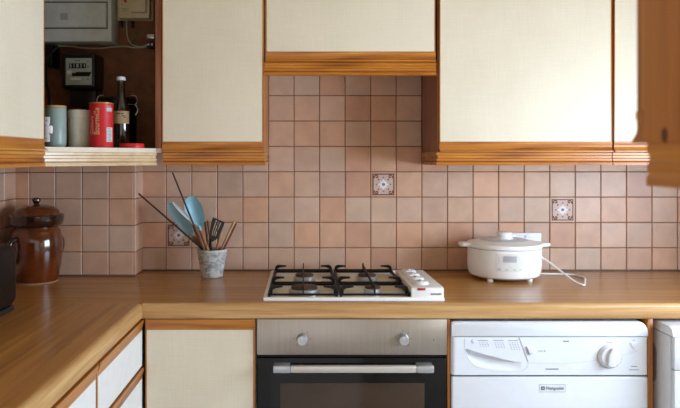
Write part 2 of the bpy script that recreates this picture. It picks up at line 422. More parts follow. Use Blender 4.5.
def wall_unit(label, x0, x1, zb, doors, wood_a='X', left_end=False, right_end=False):
    """wall cabinet facing -Y; zb = underside of the pelmet; doors = [(x0, x1)]"""
    g = thing('wall_cabinet', label, 'cabinet', ((x0 + x1) / 2, -.16, zb))
    zc = zb + .0475; zt = 2.16
    b = MB()
    b.box(x0, x0 + .016, -.311, -.0085, zc, zt).box(x1 - .016, x1, -.311, -.0085, zc, zt)
    b.box(x0 + .016, x1 - .016, -.311, -.0085, zc, zc + .016).box(x0 + .016, x1 - .016, -.311, -.0085, zt - .016, zt).box(x0 + .016, x1 - .016, -.016, -.0085, zc + .016, zt - .016)
    b.build('body', CARC, g)
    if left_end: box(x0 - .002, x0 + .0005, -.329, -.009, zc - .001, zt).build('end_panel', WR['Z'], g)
    if right_end: box(x1 - .0005, x1 + .002, -.329, -.009, zc - .001, zt).build('end_panel', W['Z'], g)
    path = [(x0, -.326), (x1, -.326)]
    if left_end: path = [(x0 + .002, -.012)] + path
    if right_end: path = path + [(x1 - .002, -.012)]
    MB().sweep(path, zp(PEL, zb)).build('pelmet', W['X'], g)
    for dx0, dx1 in doors:
        d = box(dx0 + .0035, dx1 - .0035, -.330, -.3125, zb + .046 + .0365, zt - .001).build('door', CREAM, g)
        d['label'] = 'cream textured door panel'
        MB().sweep([(dx0, -.330), (dx1, -.330)], zp(LIP, zb + .047)).build('handle_rail', W['X'], d)
        for a, c in ((dx0, dx0 + .0035), (dx1 - .0035, dx1)):
            box(a, c, -.331, -.3125, zb + .047 + .036, zt - .001).build('edge_strip', W['Z'], d)
    return g
ZP = 1.3245
wall_unit('cream wall cabinet with one door above the pot of utensils', -.498, -.147, ZP, [(-.5015, -.146)], right_end=True)
wall_unit('short high cream wall cabinet bridging the gap above the hob', -.143, .461, 1.6405, [(-.1375, .4585)])
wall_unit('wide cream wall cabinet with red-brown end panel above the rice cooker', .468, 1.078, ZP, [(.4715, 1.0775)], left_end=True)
wall_unit('cream wall cabinet at the far right, partly behind the blurred near cabinet', 1.081, 1.69, ZP, [(1.0845, 1.688)])

# left wall cabinet: its door faces right (+X)
g = thing('wall_cabinet', 'cream cabinet on the left wall, left of the open meter cupboard', 'cabinet', (-.95, -.97, ZP))
zc, zt = ZP + .0475, 2.16
b = MB()
b.box(-1.099, -.805, -1.27, -1.254, zc, zt).box(-1.099, -.805, -.684, -.668, zc, zt).box(-1.099, -.805, -1.254, -.684, zc, zc + .016).box(-1.099, -.805, -1.254, -.684, zt - .016, zt)
b.build('body', CARC, g)
MB().sweep([(-.789, -1.27), (-.789, -.667)], zp(PEL, ZP)).build('pelmet', W['Y'], g)
d = box(-.8035, -.786, -1.266, -.671, ZP + .0825, zt).build('door', CREAM, g); d['label'] = 'cream textured door panel'
MB().sweep([(-.786, -1.27), (-.786, -.667)], zp(LIP, ZP + .047)).build('handle_rail', W['Y'], d)
for a in (-1.27, -.6705): box(-.8035, -.785, a, a + .0035, ZP + .083, zt).build('edge_strip', W['Z'], d)

# open corner cupboard with the meters
g = thing('corner_cabinet', 'open corner wall cupboard holding electricity meters, tins and jars', 'cabinet', (-.85, -.25, ZP))
P1, P2 = (-.789, -.664), (-.5265, -.3265)
poly = [(-1.099, -.009), (-.5045, -.009), (-.5045, -.326), (-.5265, -.326), (-.789, -.664), (-1.099, -.664)]
MB().prism(poly, 1.369, 1.3835, 'XY').build('bottom_shelf', plain('shelf_white', srgb(222, 214, 200), .5), g)
MB().prism(poly, 2.146, 2.16, 'XY').build('top_panel', CARC, g)
HB = plain('brown_hardboard', srgb(130, 82, 48), .75, noise=.16, nscale=22)
box(-1.098, -.5225, -.012, -.009, 1.384, 2.145).build('back_panel', HB, g)
box(-1.099, -1.096, -.648, -.013, 1.384, 2.145).build('side_board', HB, g)
box(-1.096, -.792, -.664, -.650, 1.384, 2.145).build('side_panel', plain('grey_laminate', srgb(120, 132, 138), .5), g)
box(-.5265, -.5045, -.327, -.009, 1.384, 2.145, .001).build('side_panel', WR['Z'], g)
d = Vector((P2[0] - P1[0], P2[1] - P1[1])).normalized()
MB().sweep([P1, (P2[0] + .001, P2[1] + .001)], zp(PEL, ZP, .97)).build('pelmet', WD, g)
MB().sweep([P1, P2], [(-.01, 1.3692), (.004, 1.3692), (.004, 1.3838), (-.01, 1.3838)]).build('shelf_edge', plain('edge_cream', srgb(226, 212, 190), .5), g)
b = MB(); hx, hy = -.787, -.655
b.box(hx - .004, hx + .006, hy + .006, hy + .016, 1.402, 1.472, .002)
b.box(hx - .002, hx + .019, hy - .002, hy + .014, 1.424, 1.449, .004)
hz = b.build('hinge', WHITEM, g)
for z in (1.410, 1.464):
    MB().lathe([(.0032, 0), (.0032, .002)], (hx + .003, hy + .004, z), 10, 'Y').build('screw', STEEL2, hz)
    box(hx - .0035, hx + .012, hy + .004, hy + .0065, z - .011, z + .011, .001).build('hinge_plate', WHITEM, hz)

# blurred near cabinet, top right: we see its end panel; its door faces the back wall
g = thing('wall_cabinet', 'varnished pine end of a near cabinet, top right, out of focus', 'cabinet', (.8, -2.13, 1.32))
NX, NY, NZ = .3685, -1.972, 1.320
box(NX, 1.6, -2.299, NY - .0005, NZ + .046, 2.16).build('body', wood('near_pine', 'Z', [srgb(150, 82, 24), srgb(178, 106, 34), srgb(192, 120, 42), srgb(206, 138, 54)], .4, .7), g)
MB().sweep([(NX + .004, -2.298), (NX + .004, NY - .0055), (1.6, NY - .0055)][::-1], zp([(o * .35 if o > 0 else o, z) for o, z in PEL], NZ)).build('pelmet', W['Y'], g)
d = box(NX + .001, .97, NY, NY + .0165, NZ + .046 + .036, 2.16).build('door', W['Z'], g)
MB().sweep([(.97, NY + .0165), (NX + .001, NY + .0165)], zp(LIP, NZ + .0465)).build('handle_rail', W['X'], d)
d = box(.975, 1.599, NY, NY + .0165, NZ + .046 + .036, 2.16).build('door', W['Z'], g)
MB().sweep([(1.599, NY + .0165), (.975, NY + .0165)], zp(LIP, NZ + .0465)).build('handle_rail', W['X'], d)
MB().lathe([(.0001, 0), (.006, .0003), (.0065, .0012), (.0001, .0014)], (NX - .0006, -2.015, 1.3735), 12, 'X', sx=1.3).build('knot', plain('pine_knot', srgb(84, 42, 16), .5), g)

# base cabinet left of the oven
def base_lip(path, z1, parent, mat):
    pr = [(-.016, 0), (0, 0), (.001, .003), (.001, .010), (.004, .017), (.008, .024), (.009, .034), (-.016, .034)]
    return MB().sweep(path, [(o * .75, z1 - .034 + z) for o, z in pr]).build('handle_rail', mat, parent)
g = thing('base_cabinet', 'cream base cabinet with a pine top rail, left of the oven', 'cabinet', (-.33, -.3, 0))
box(-.5025, -.1535, -.572, -.02, .10, .8515).build('body', CARC, g)
box(-.5025, -.1535, -.54, -.52, 0, .10).build('plinth', W['X'], g)
d = box(-.4945, -.162, -.590, -.574, .12, .8125).build('door', CREAM, g); d['label'] = 'cream textured door panel, slightly stained'
base_lip([(-.4985, -.590), (-.1555, -.590)], .847, d, W['X'])
box(-.4985, -.4945, -.5905, -.574, .12, .8125).build('edge_strip', W['Z'], d); box(-.162, -.1555, -.5905, -.574, .12, .8125).build('edge_strip', W['Z'], d)
# drawer unit and cupboard on the left run, facing +X
FX = -.5085
DRW = plain('white_drawer_laminate', srgb(228, 225, 220), .5, noise=.02)
FXB = FX - .0175
g = thing('base_cabinet', 'left base unit with stacked white drawers and pine pull rails', 'cabinet', (-.8, -.83, 0))
box(-1.099, -.536, -1.058, -.622, .10, .8515).build('body', CARC, g)
box(-1.09, -.57, -1.058, -.622, 0, .10).build('plinth', W['Y'], g)
for k, (z0, z1) in enumerate(((.703, .847), (.540, .697), (.330, .534), (.12, .324))):
    d = box(FXB, FX, -1.046, -.5935, z0, z1 - .034).build('drawer', DRW, g)
    base_lip([(FX, -1.0465), (FX, -.593)], z1, d, W['Y'])
box(-.535, FX + .001, -1.0545, -1.0475, .12, .847).build('stile', W['Z'], g)
g = thing('base_cabinet', 'white cupboard door at the bottom left corner of the photo', 'cabinet', (-.8, -1.36, 0))
box(-1.099, -.536, -1.66, -1.0605, .10, .8515).build('body', CARC, g)
box(-1.09, -.57, -1.66, -1.0605, 0, .10).build('plinth', W['Y'], g)
d = box(-.535, FX, -1.652, -1.0625, .12, .813).build('door', DRW, g)
base_lip([(FX, -1.652), (FX, -1.0605)], .847, d, W['Y'])
# rear run behind the viewer's right, seen only as reflections
g = thing('base_cabinet', 'cream base cabinets under the near pine cabinet, seen only as a reflection in the oven', 'cabinet', (1.1, -2.0, 0))
box(.42, 1.70, -2.29, -1.72, .1, .85).build('body', CARC, g)
box(.42, 1.70, -2.2, -1.78, 0, .1).build('plinth', W['X'], g)
for a in (.42, .85, 1.28):
    box(a + .004, a + .42, -1.719, -1.70, .12, .845).build('door', CREAM, g)
box(.40, 1.70, -2.298, -1.68, .8505, .89, .004).build('worktop_slab', TOPX, g)

# side panels flanking the appliances
for x0, x1, lab in ((.4435, .4515, 'narrow upright pine panel between the oven and the tumble dryer'), (1.0665, 1.083, 'upright pine panel between the two white machines')):
    tag(box(x0, x1, -.6, -.02, 0, .852, .001).build('upright_panel', W['Z']), lab, 'panel')

# ------------------------------------------------------------------ oven
OX0, OX1 = -.1495, .442
g = thing('oven', 'built-under oven with stainless control panel and black glass door', 'oven', ((OX0 + OX1) / 2, -.3, .10))
box(OX0 + .006, OX1 - .006, -.57, -.03, .10, .845).build('body', plain('oven_casing', srgb(60, 58, 56), .5), g)
box(OX0, OX1, -.6, -.571, .737, .8485, .0015).build('control_panel', STEEL, g)
box(OX0 + .003, OX1 - .003, -.59, -.571, .7285, .7365).build('vent_gap', GAP, g)
for px in (302, 403):
    x, z = at(px, 338.8, -.6)
    k = MB().lathe([(.0175, 0), (.0175, .004), (.016, .006), (.0155, .022), (.014, .0245), (.0, .0245)], (x, -.6, z), 28, 'Y').build('knob', ALUD, g)
    box(x - .0012, x + .0012, -.6252, -.6245, z + .004, z + .013).build('pointer', WHITE, k)
    b = MB()
    for a in (-140, -90, 140, 40, 0, 90):
        if a == -90 and px == 403: continue
        aa = math.radians(a); b.lathe([(.0014, 0), (.0014, .0003)], (x + .026 * math.sin(aa), -.6, z + .026 * math.cos(aa)), 8, 'Y')
    o = b.build('dial_marks', DGREY, g); o['kind'] = 'stuff'
x, z = at(433.5, 340, -.6)
MB().lathe([(.002, 0), (.002, .0006), (0, .0008)], (x, -.6, z), 10, 'Y').build('indicator_light', DGREY, g)
d = box(OX0 + .001, OX1 - .001, -.6, -.575, .12, .7275, .002).build('door', OVGL, g); d['label'] = 'black glass oven door'
wx0, wz1 = at(280, 383, -.6); wx1, _ = at(424.5, 383, -.6)
box(wx0, wx1, -.6012, -.599, .25, wz1, .0006).build('window', OVWIN, d)
hx0, hz1 = at(273, 366.3, -.64); hx1, hz0 = at(434.3, 373.3, -.64)
h = box(hx0 + .053, hx1 - .053, -.640, -.622, hz0, hz1, .004).build('handle', ALU, d)
for a, c in ((hx0, hx0 + .0535), (hx1 - .0535, hx1)):
    b = MB(); b.box(a, c, -.6408, -.620, hz0 - .0005, hz1 + .0005, .004)
    b.box(a + .002, c - .002, -.634, -.5995, hz0 + .003, hz1 + .0002, .002)
    b.build('end_cap', ALUD, h)

# ------------------------------------------------------------------ tumble dryer
DX0, DX1, DY, DZ = .4535, 1.0645, -.610, .842
g = thing('tumble_dryer', 'white tumble dryer with a control dial, under the worktop right of the oven', 'dryer', ((DX0 + DX1) / 2, -.3, 0))
box(DX0 + .004, DX1 - .004, -.585, -.04, .02, .805, .006).build('body', WHITE, g)
zl = at(400, 337, DY)[1]; zs = at(400, 375.3, DY)[1]
poly = [(DX0, zl + .0006), (DX1, zl + .0006)] + [(DX1 - .030 + .030 * math.cos(a), DZ - .034 + .034 * math.sin(a)) for a in [i * PI / 16 for i in range(1, 9)]] + [(DX0 + .010 - .010 * math.sin(a), DZ - .010 + .010 * math.cos(a)) for a in [i * PI / 8 for i in range(0, 5)]]
b = MB(); b.prism(poly, -.05, DY + .006); b.prism([(DX0 + .001 + (x - DX0) * .997, zl + .0006 + (z - zl) * .93) for x, z in poly], DY + .007, DY, bev=.002)
b.build('top_cover', WHITE, g)
# fascia as a height field with the scooped drawer handle
def gx(px): return at(px, 0, DY)[0]
def gz(py): return at(0, py, DY)[1]
def lerp_curve(pts, x):
    if x <= pts[0][0]: return pts[0][1]
    for (a, p), (c, q) in zip(pts, pts[1:]):
        if x <= c:
            u = (x - a) / (c - a); u = u * u * (3 - 2 * u) * .4 + u * .6
            return p + (q - p) * u
    return pts[-1][1]
UPC = [(465, 349), (478, 353.2), (490, 356.4), (505, 360.0), (514, 362)]
LOC = [(465, 349), (466.5, 355), (470, 360.5), (476, 365), (488, 368), (500, 369.5), (514, 370.5)]
t = bmesh.new(); nx, nz = 230, 46; grid = []
for j in range(nz + 1):
    row = []
    z = zs + .0008 + (zl - zs - .0012) * j / nz
    for i in range(nx + 1):
        x = DX0 - .0002 + (DX1 - DX0 + .0004) * i / nx
        px = 305 + x * F / (DY - CAM_Y); py = 158 + (CAM_Z - z) * F / (DY - CAM_Y)
        y = DY
        edge = min(x - DX0, DX1 - x)
        if edge < .012: y += .012 - math.sqrt(max(0, .012 ** 2 - (.012 - max(edge, 0)) ** 2))
        up, lo = lerp_curve(UPC, px), lerp_curve(LOC, px)
        if 465 < px < 521 and up < py < lo:
            u = (py - up) / max(.3, lo - up)
            fade = min(1, (521 - px) / 30.0) * min(1, (px - 465) / 4.0)
            y += .034 * fade * (1 - u) ** .8 * min(1, (lo - up) / 6)
        row.append(t.verts.new((x, y, z)))
    grid.append(row)
for j in range(nz):
    for i in range(nx): t.faces.new((grid[j][i], grid[j][i + 1], grid[j + 1][i + 1], grid[j + 1][i]))
b = MB(); b._merge(t)
fas = b.build('control_fascia', WHITE, g, ang=60)
box(DX0 + .002, DX1 - .002, -.587, -.584, zs, zl).build('fascia_backing', WHITE, g)
ee = DY - .0004
def line(pts, r=.0009): return MB().tube([(gx(a), ee + r * .6, gz(c)) for a, c in pts], r, 6, smooth=3)
line([(465, 337.6), (464.6, 344), (465, 349), (468, 358), (475.5, 366), (487, 370), (503, 371.6), (518, 371.6), (524, 370), (527.5, 366.5), (528, 362.5), (523.5, 350), (518.7, 337.8)]).build('drawer_seam', LGREY, g)
line([(518.6, 337.6), (521.5, 344), (525, 354), (528, 361.5)], .0016).build('drawer_edge', GREYP, g)
line([(528.5, 362.5), (545, 363.6), (565, 363.2), (590, 361), (598, 360)], .0009).build('swoosh_line', LGREY, g)
line([(622, 355.5), (631, 353), (638, 350)], .0009).build('swoosh_line', LGREY, g)
b = MB()
for x0, cols, n in ((480, 4, 3), (495.5, 4, 4), (510, 4, 5)):
    b.box(gx(x0 - 2), gx(x0 + 8), ee, DY + .0005, gz(340.8), gz(340.2))
    for c in range(cols):
        for r in range(n):
            px, py = x0 - 1 + c * 2.6 + r * .55, 342.6 + r * 1.6
            b.box(gx(px), gx(px + 1.2), ee, DY + .0005, gz(py + .5), gz(py))
b.box(gx(538), gx(543), ee, DY + .0005, gz(351.4), gz(350.6)).box(gx(544), gx(545.4), ee, DY + .0005, gz(351.6), gz(350.4))
b.text('\u2022\u2022\u2022\u2022\u2022', (gx(552), ee, gz(369.2)), .011)
b.box(gx(545.5), gx(558.5), ee, DY + .0005, gz(369.7), gz(368.5))
b.box(gx(631), gx(637.5), ee, DY + .0005, gz(366.9), gz(366.1)).box(gx(629), gx(639), ee, DY + .0005, gz(370), gz(369.4)).box(gx(606.5), gx(612.5), ee, DY + .0005, gz(342.8), gz(342.3))
b.box(gx(563), gx(569), ee, DY + .0005, gz(342), gz(340.6)).box(gx(632.5), gx(635), ee, DY + .0005, gz(340.4), gz(339.8))
o = b.build('control_print', GREYP, g); o['kind'] = 'stuff'
b = MB(); b.tube([(gx(472.6), ee, gz(339.4)), (gx(471.5), ee, gz(341)), (gx(474), ee, gz(342.6)), (gx(471.8), ee, gz(343.4))], .0009, 5)
b.build('energy_symbol', plain('green_print', srgb(120, 168, 168), .6), g)
# push button
b = MB(); c = Vector((gx(530.8), DY, gz(350.5)))
b.prism([(gx(526.5), gz(346.6)), (gx(531), gz(347.2)), (gx(535), gz(348.8)), (gx(536), gz(351)), (gx(534), gz(353.6)), (gx(529.5), gz(354.6))], DY - .005, DY + .001, bev=.0015)
b.build('push_button', WHITEM, g)
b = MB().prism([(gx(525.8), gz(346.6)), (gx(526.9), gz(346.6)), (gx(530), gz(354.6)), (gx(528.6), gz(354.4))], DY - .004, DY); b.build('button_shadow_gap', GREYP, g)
b = MB().prism([(gx(630), gz(342.4)), (gx(638.8), gz(342.4)), (gx(637), gz(346.8)), (gx(634.5), gz(349.3)), (gx(631.8), gz(346.8))], DY - .003, DY + .001, bev=.001); b.build('start_button', WHITEM, g)
# dial
kx, kz = gx(609.5), gz(356.2)
k = MB().lathe([(.0362, 0), (.0362, .003), (.034, .006), (.033, .006), (.0315, .012), (.029, .014), (0, .014)], (kx, DY, kz), 40, 'Y').build('dial', WHITEM, g)
b = MB(); b.lathe([(.0372, .0), (.0372, .0012), (.0355, .0012)], (kx + .0006, DY, kz - .0006), 40, 'Y'); b.build('dial_ring', GREYP, k)
b = MB()
pr = [(-.0125, -.027), (.0105, -.027), (.0105, .005), (.004, .026), (.0, .030), (-.004, .026), (-.0125, .005)]
b.prism([(kx + x * math.cos(-.06) - z * math.sin(-.06), kz + x * math.sin(-.06) + z * math.cos(-.06)) for x, z in pr], DY - .024, DY - .012, bev=.005, seg=3)
b.build('dial_grip', WHITEM, k)
b = MB()
for a in range(0, 360, 24):
    aa = math.radians(a)
    if 150 < a < 210: continue
    b.box(-.0004, .0004, 0, .0006, .030, .033, rot=Matrix.Translation((kx, DY - .0145, kz)) @ Matrix.Rotation(aa, 4, 'Y'))
o = b.build('dial_marks', GREYP, k); o['kind'] = 'stuff'
d = box(DX0 + .001, DX1 - .001, DY + .001, -.587, .08, zs - .005, .006, 3).build('door', WHITE, g); d['label'] = 'plain white front door'
box(DX0 + .004, DX1 - .004, DY + .012, -.587, zs - .0052, zs + .0006).build('seam_gap', GAP, g)
box(DX0 + .01, DX1 - .01, -.56, -.05, 0, .019).build('feet', GAP, g)
# maker's badge
lx0, lx1, lz0, lz1 = gx(539.3), gx(565.5), gz(392.2), gz(384.4); yy = DY + .001
b = MB(); b.box(lx0, lx1, yy - .0004, yy + .001, lz0, lz1, mi=0)
b.box(lx0 + .001, lx1 - .001, yy - .0007, yy, lz0 + .001, lz1 - .001, mi=1)
q0, q1 = lx0 + .006, lx0 + .0165; zq = (lz0 + lz1) / 2
b.box(q0, q1, yy - .0012, yy, zq - .0055, zq + .0055, mi=2)
b.box(q0 + .0035, q0 + .0045, yy - .0016, yy, zq - .004, zq + .004, mi=1).box(q0 + .006, q0 + .007, yy - .0016, yy, zq - .004, zq + .004, mi=1).box(q0 + .0045, q0 + .006, yy - .0016, yy, zq - .0005, zq + .0005, mi=1)
b.text('Hotpoint', ((q1 + .0025 + lx1 - .003) / 2, yy - .001, zq), .0148, mi=2)
b.build('badge', [GREYP, WHITEM, DGREY], g)

# second white machine at the right edge
g = thing('washing_machine', 'white machine at the right edge, standing forward of the worktop', 'washing machine', (1.40, -.36, 0))
MX0, MX1, MY, MZ = 1.101, 1.700, -.688, .842
box(MX0, MX1, MY + .022, -.06, .02, MZ - .03, .004).build('body', WHITE, g)
MB().prism([(-.06, MZ - .028), (-.06, MZ), (MY + .03, MZ), (MY + .012, MZ - .006), (MY + .004, MZ - .028)], MX0 - .001, MX1 + .001, 'YZ', bev=.002).build('top_cover', WHITE, g)
zf = at(0, 371, MY)[1]
box(MX0 + .001, MX1 - .001, MY, MY + .021, zf + .001, MZ - .029, .005).build('control_fascia', WHITE, g)
box(MX0 + .001, MX1 - .001, MY, MY + .021, .08, zf - .001, .005).build('front_panel', WHITE, g)
box(MX0 + .004, MX1 - .004, MY + .006, MY + .02, zf - .001, zf + .001).build('seam_gap', GREYP, g)
poly = []
for a in range(0, 181, 15): poly.append((-.555 + .034 * math.cos(math.radians(a)), .735 + .034 * math.sin(math.radians(a))))
for a in range(180, 361, 15): poly.append((-.555 + .034 * math.cos(math.radians(a)), .675 + .034 * math.sin(math.radians(a))))
MB().prism(poly, MX0 - .0012, MX0 + .002, 'YZ').build('side_recess', plain('recess_grey', srgb(176, 178, 182), .5), g)
box(MX0 + .02, MX1 - .02, -.64, -.08, 0, .019).build('feet', GAP, g)

# ------------------------------------------------------------------ gas hob
HX0, HX1, HY0, HY1 = -.1325, .4375, -.59, -.07
g = thing('gas_hob', 'white four-burner gas hob with black pan supports, set in the worktop', 'hob', ((HX0 + HX1) / 2, -.33, .9))
b = MB()
b.box(HX0, HX1, HY0, HY0 + .016, .9, .9135, .005, 3).box(HX0, HX1, HY1 - .016, HY1, .9, .9135, .005, 3)
b.box(HX0, HX0 + .016, HY0 + .004, HY1 - .004, .9, .9135, .005, 3).box(HX1 - .016, HX1, HY0 + .004, HY1 - .004, .9, .9135, .005, 3)
b.build('rim', COOKW, g)
box(HX0 + .012, HX1 - .012, HY0 + .012, HY1 - .012, .9, .9075).build('tray', HOBW, g)
box(.103, .110, HY0 + .014, HY1 - .014, .9075, .9135, .002).build('divider', WHITE, g)
for x, y, r in ((-.002, -.505, .047), (-.002, -.275, .036), (.222, -.275, .036), (.220, -.505, .028)):
    k = MB().lathe([(r * 1.14, .9075), (r * 1.14, .9125), (r, .914), (r, .9185), (r * 1.07, .9195), (r * 1.07, .9265), (r * .95, .9275), (0, .9275)], (x, y, 0), 36).build('burner', STEEL2, g)
    MB().lathe([(r * .86, .9276), (r * .92, .9285), (r * .92, .9315), (r * .8, .9345), (0, .9352)], (x, y, 0), 32).build('burner_cap', BURN, k)
def grate(x0, x1, name='pan_support'):
    xc = (x0 + x1) / 2; y0, ym, y1 = -.572, -.385, -.125; b = MB(); rz = .9195; r = .0037
    for y in (y0, ym, y1): b.tube([(x0, y, rz), (x1, y, rz)], r if y == y0 else .0072, 8)
    for x in (x0, x1): b.tube([(x, y0, rz), (x, y1, rz)], .0055, 8)
    for x in (x0, x1):
        for y in (y0, y1): b.tube([(x, y, rz), (x, y, .909)], .004, 6)
    o = b.build(name, BLACK, g)
    h = .9445
    b = MB()
    b.prism([(y0 - .002, rz - .003), (y0 - .002, rz + .004), (y0 + .012, h - .004), (y0 + .04, h), (y1 - .03, h), (y1 - .004, h + .006), (y1 + .003, h + .004), (y1 + .003, rz), (y1 - .006, rz), (y1 - .010, h - .010), (y0 + .044, h - .009), (y0 + .018, h - .012), (y0 + .006, rz - .003)], xc - .0022, xc + .0022, 'YZ')
    b.build('centre_bar', BLACK, o)
    for y in (y0 + .022, ym, y1 - .012):
        for s, xx in ((1, x0), (-1, x1)):
            b = MB()
            pts = [(0, rz - .004), (-.002, rz + .012), (.002, h - .004), (.010, h), (.040, h - .0015), (.042, h - .006), (.018, h - .009), (.010, h - .013), (.008, rz - .004)]
            b.prism([(xx + s * u, z) for u, z in pts], y - .005, y + .005)
            b.build('finger', BLACK, o)
grate(-.1125, .1005); grate(.1135, .3275)
# raised control panel
cx0, cx1 = .334, .4355
b = MB().prism([(-.205, .908), (-.205, .9365), (-.575, .9435), (-.5825, .941), (-.5840, .9125), (-.584, .908)], cx0, cx1, 'YZ', bev=.0015)
b.build('control_panel', COOKW, g)
for i, (px, py) in enumerate(((409.6, 271.6), (411.8, 274.2), (414.6, 277.2), (418.0, 281.2))):
    y = -.255 - i * .083; x = .375; z0 = .9365 + (-.205 - y) / .37 * .007
    k = MB().lathe([(.027, z0), (.027, z0 + .003), (.0245, z0 + .0045), (.0225, z0 + .0075), (.019, z0 + .0085), (0, z0 + .0085)], (x, y, 0), 26).build('knob', WHITEM, g)
    box(x - .0035, x + .0035, y - .014, y + .014, z0 + .008, z0 + .0115, .0015).build('grip', plain('ivory_grip', srgb(222, 208, 176), .4), k)
x, z = at(421.5, 289.3, -.584)
box(x - .0125, x + .0125, -.5862, -.582, z - .003, z + .0035, .001).build('ignition_button', RED, g)
x, z = at(436.2, 294.2, -.5845)
MB().text('ZANUSSI', (x, -.5845, z), .0085).build('maker_lettering', DGREY, g)

# ------------------------------------------------------------------ rice cooker, socket
rx, ry, rr = .748, -.162, .1345
g = thing('rice_cooker', 'round white electric cooker with lid, side grips and small display', 'cooker', (rx, ry, .9))
MB().lathe([(.10, .909), (.116, .911), (.128, .918), (.1325, .930), (.1345, .95), (.1345, 1.0155), (.131, 1.0175), (0, 1.0175)], (rx, ry, 0), 72).build('pot_body', COOKW, g)
for a in (-136, -44, 44, 136):
    aa = math.radians(a); MB().lathe([(.011, .9), (.012, .911), (0, .911)], (rx + .100 * math.cos(aa), ry + .100 * math.sin(aa), 0), 14).build('foot', COOKW, g)
lid = MB().lathe([(.131, 1.0185), (.1365, 1.0195), (.138, 1.023), (.138, 1.030), (.135, 1.034), (.126, 1.036), (.120, 1.036), (.110, 1.0395), (.07, 1.046), (.045, 1.048), (0, 1.048)], (rx, ry, 0), 72).build('lid', COOKW, g)
MB().lathe([(.088, 1.0438), (.084, 1.0455), (.05, 1.0485), (.05, 1.0478), (.08, 1.0440)], (rx, ry, 0), 56).build('steam_ring', LGREY, lid)
MB().lathe([(.034, 1.047), (.033, 1.051), (.027, 1.055), (.025, 1.061), (.029, 1.066), (.0295, 1.070), (.025, 1.0735), (0, 1.0735)], (rx, ry, 0), 36).build('lid_knob', COOKW, lid)
for s in (-1, 1):
    pl = [(rx + s * .122, ry - .045), (rx + s * .137, ry - .036), (rx + s * .160, ry - .030), (rx + s * .169, ry - .018), (rx + s * .169, ry + .018), (rx + s * .160, ry + .030), (rx + s * .137, ry + .036), (rx + s * .122, ry + .045)]
    MB().prism(pl if s > 0 else pl[::-1], 1.0205, 1.0335, 'XY', bev=.004).build('side_grip', COOKW, lid)
def wrap(cx, cy, r, a0):
    def fn(x, z, d, zc=0): a = a0 + x / r; return Vector((cx + (r + d) * math.sin(a), cy - (r + d) * math.cos(a), zc + z))
    return fn
def patch(b, fn, x0, x1, z0, z1, d0, d1, n=10, mi=0):
    t = bmesh.new()
    for d in (d0, d1): pass
    A = [[t.verts.new(fn(x0 + (x1 - x0) * i / n, z, d)) for i in range(n + 1)] for z, d in ((z0, d0), (z0, d1), (z1, d1), (z1, d0))]
    for r0, r1 in zip(A, A[1:]):
        for i in range(n): t.faces.new((r0[i], r0[i + 1], r1[i + 1], r1[i]))
    b._merge(t, mi)
fn = wrap(rx, ry, .1345, math.atan2(.003, 1))
b = MB(); patch(b, fn, -.066, .031, .944, 1.007, -.0005, .0006, 14); b.build('control_area', plain('panel_white', srgb(224, 222, 220), .25), g)
b = MB(); patch(b, fn, -.041, .006, .977, 1.001, 0, .0012, 8); b.build('display', plain('lcd_grey', srgb(190, 190, 194), .3), g)
b = MB()
for i in range(8): patch(b, fn, -.037 + i * .0052, -.0348 + i * .0052, .980, .998, 0, .0016, 2)
for x in (-.060, -.034, -.008, .014): patch(b, fn, x, x + .010, .950, .953, 0, .0012, 2)
for z in (.980, .992): patch(b, fn, -.057, -.054, z, z + .0025, 0, .0012, 2)
o = b.build('panel_marks', plain('mark_grey', srgb(168, 168, 176), .5), g); o['kind'] = 'stuff'
cord = [(.870, -.20, .995), P(543, 258.3, -.215), P(547, 260.5, -.225), P(560, 270.5, -.27), P(575, 281.8, -.32), (.967, -.337, .908), (.978, -.335, .9045), (.994, -.30, .9045), (1.036, -.20, .9045), (1.038, -.15, .9045), (1.02, -.12, .9045), (.97, -.105, .9045), (.90, -.095, .9045), (.86, -.06, .9045), (.82, -.04, .915), (.80, -.03, .96)]
MB().tube(cord, .0035, 8, smooth=6).build('power_cord', COOKW, g)
g = thing('wall_socket', 'white double wall socket on the tiles behind the rice cooker', 'socket', (.86, -.0075, .966))
box(.786, .938, -.021, -.0076, .966, 1.053, .0025).build('faceplate', WHITEM, g)
for x in (.803, .872):
    box(x, x + .03, -.024, -.0205, 1.032, 1.046, .001).build('switch', WHITE, g)
    b = MB()
    for u, w in ((.022, 0), (.012, -.012), (.032, -.012)): b.box(x + u - .003, x + u + .003, -.0215, -.0208, .996 + w, 1.004 + w)
    b.build('pin_holes', DGREY, g)
box(.792, .832, -.055, -.0215, .973, 1.016, .004).build('plug', plain('white_plug', srgb(222, 220, 216), .4), g)

# ------------------------------------------------------------------ utensil pot and utensils
ux, uy = -.352, -.142
def potmat():
    m, N, L, b = newmat('galvanised_grey')
    tc = N.new('ShaderNodeTexCoord'); n = N.new('ShaderNodeTexNoise'); n.inputs['Scale'].default_value = 38; n.inputs['Detail'].default_value = 8; n.inputs['Distortion'].default_value = 1.2
    mp = N.new('ShaderNodeMapping'); mp.inputs['Scale'].default_value = (1, 1, 1.6); L.new(tc.outputs['Object'], mp.inputs['Vector']); L.new(mp.outputs[0], n.inputs['Vector'])
    r = N.new('ShaderNodeValToRGB'); e = r.color_ramp.elements; e[0].position = .34; e[0].color = srgb(140, 144, 148); e[1].position = .56; e[1].color = srgb(206, 206, 202)
    L.new(n.outputs['Fac'], r.inputs['Fac']); L.new(r.outputs['Color'], b.inputs['Base Color']); b.inputs['Roughness'].default_value = .75
    return m
g = thing('utensil_pot', 'small tapered mottled grey pot holding cooking utensils', 'pot', (ux, uy, .9))
MB().lathe([(.037, .9), (.040, .902), (.0555, .996), (.0575, .998), (.0578, 1.0045), (.056, 1.0065), (.052, 1.0055), (.0515, .998), (.037, .908), (0, .906)], (ux, uy, 0), 48).build('pot_body', potmat(), g)
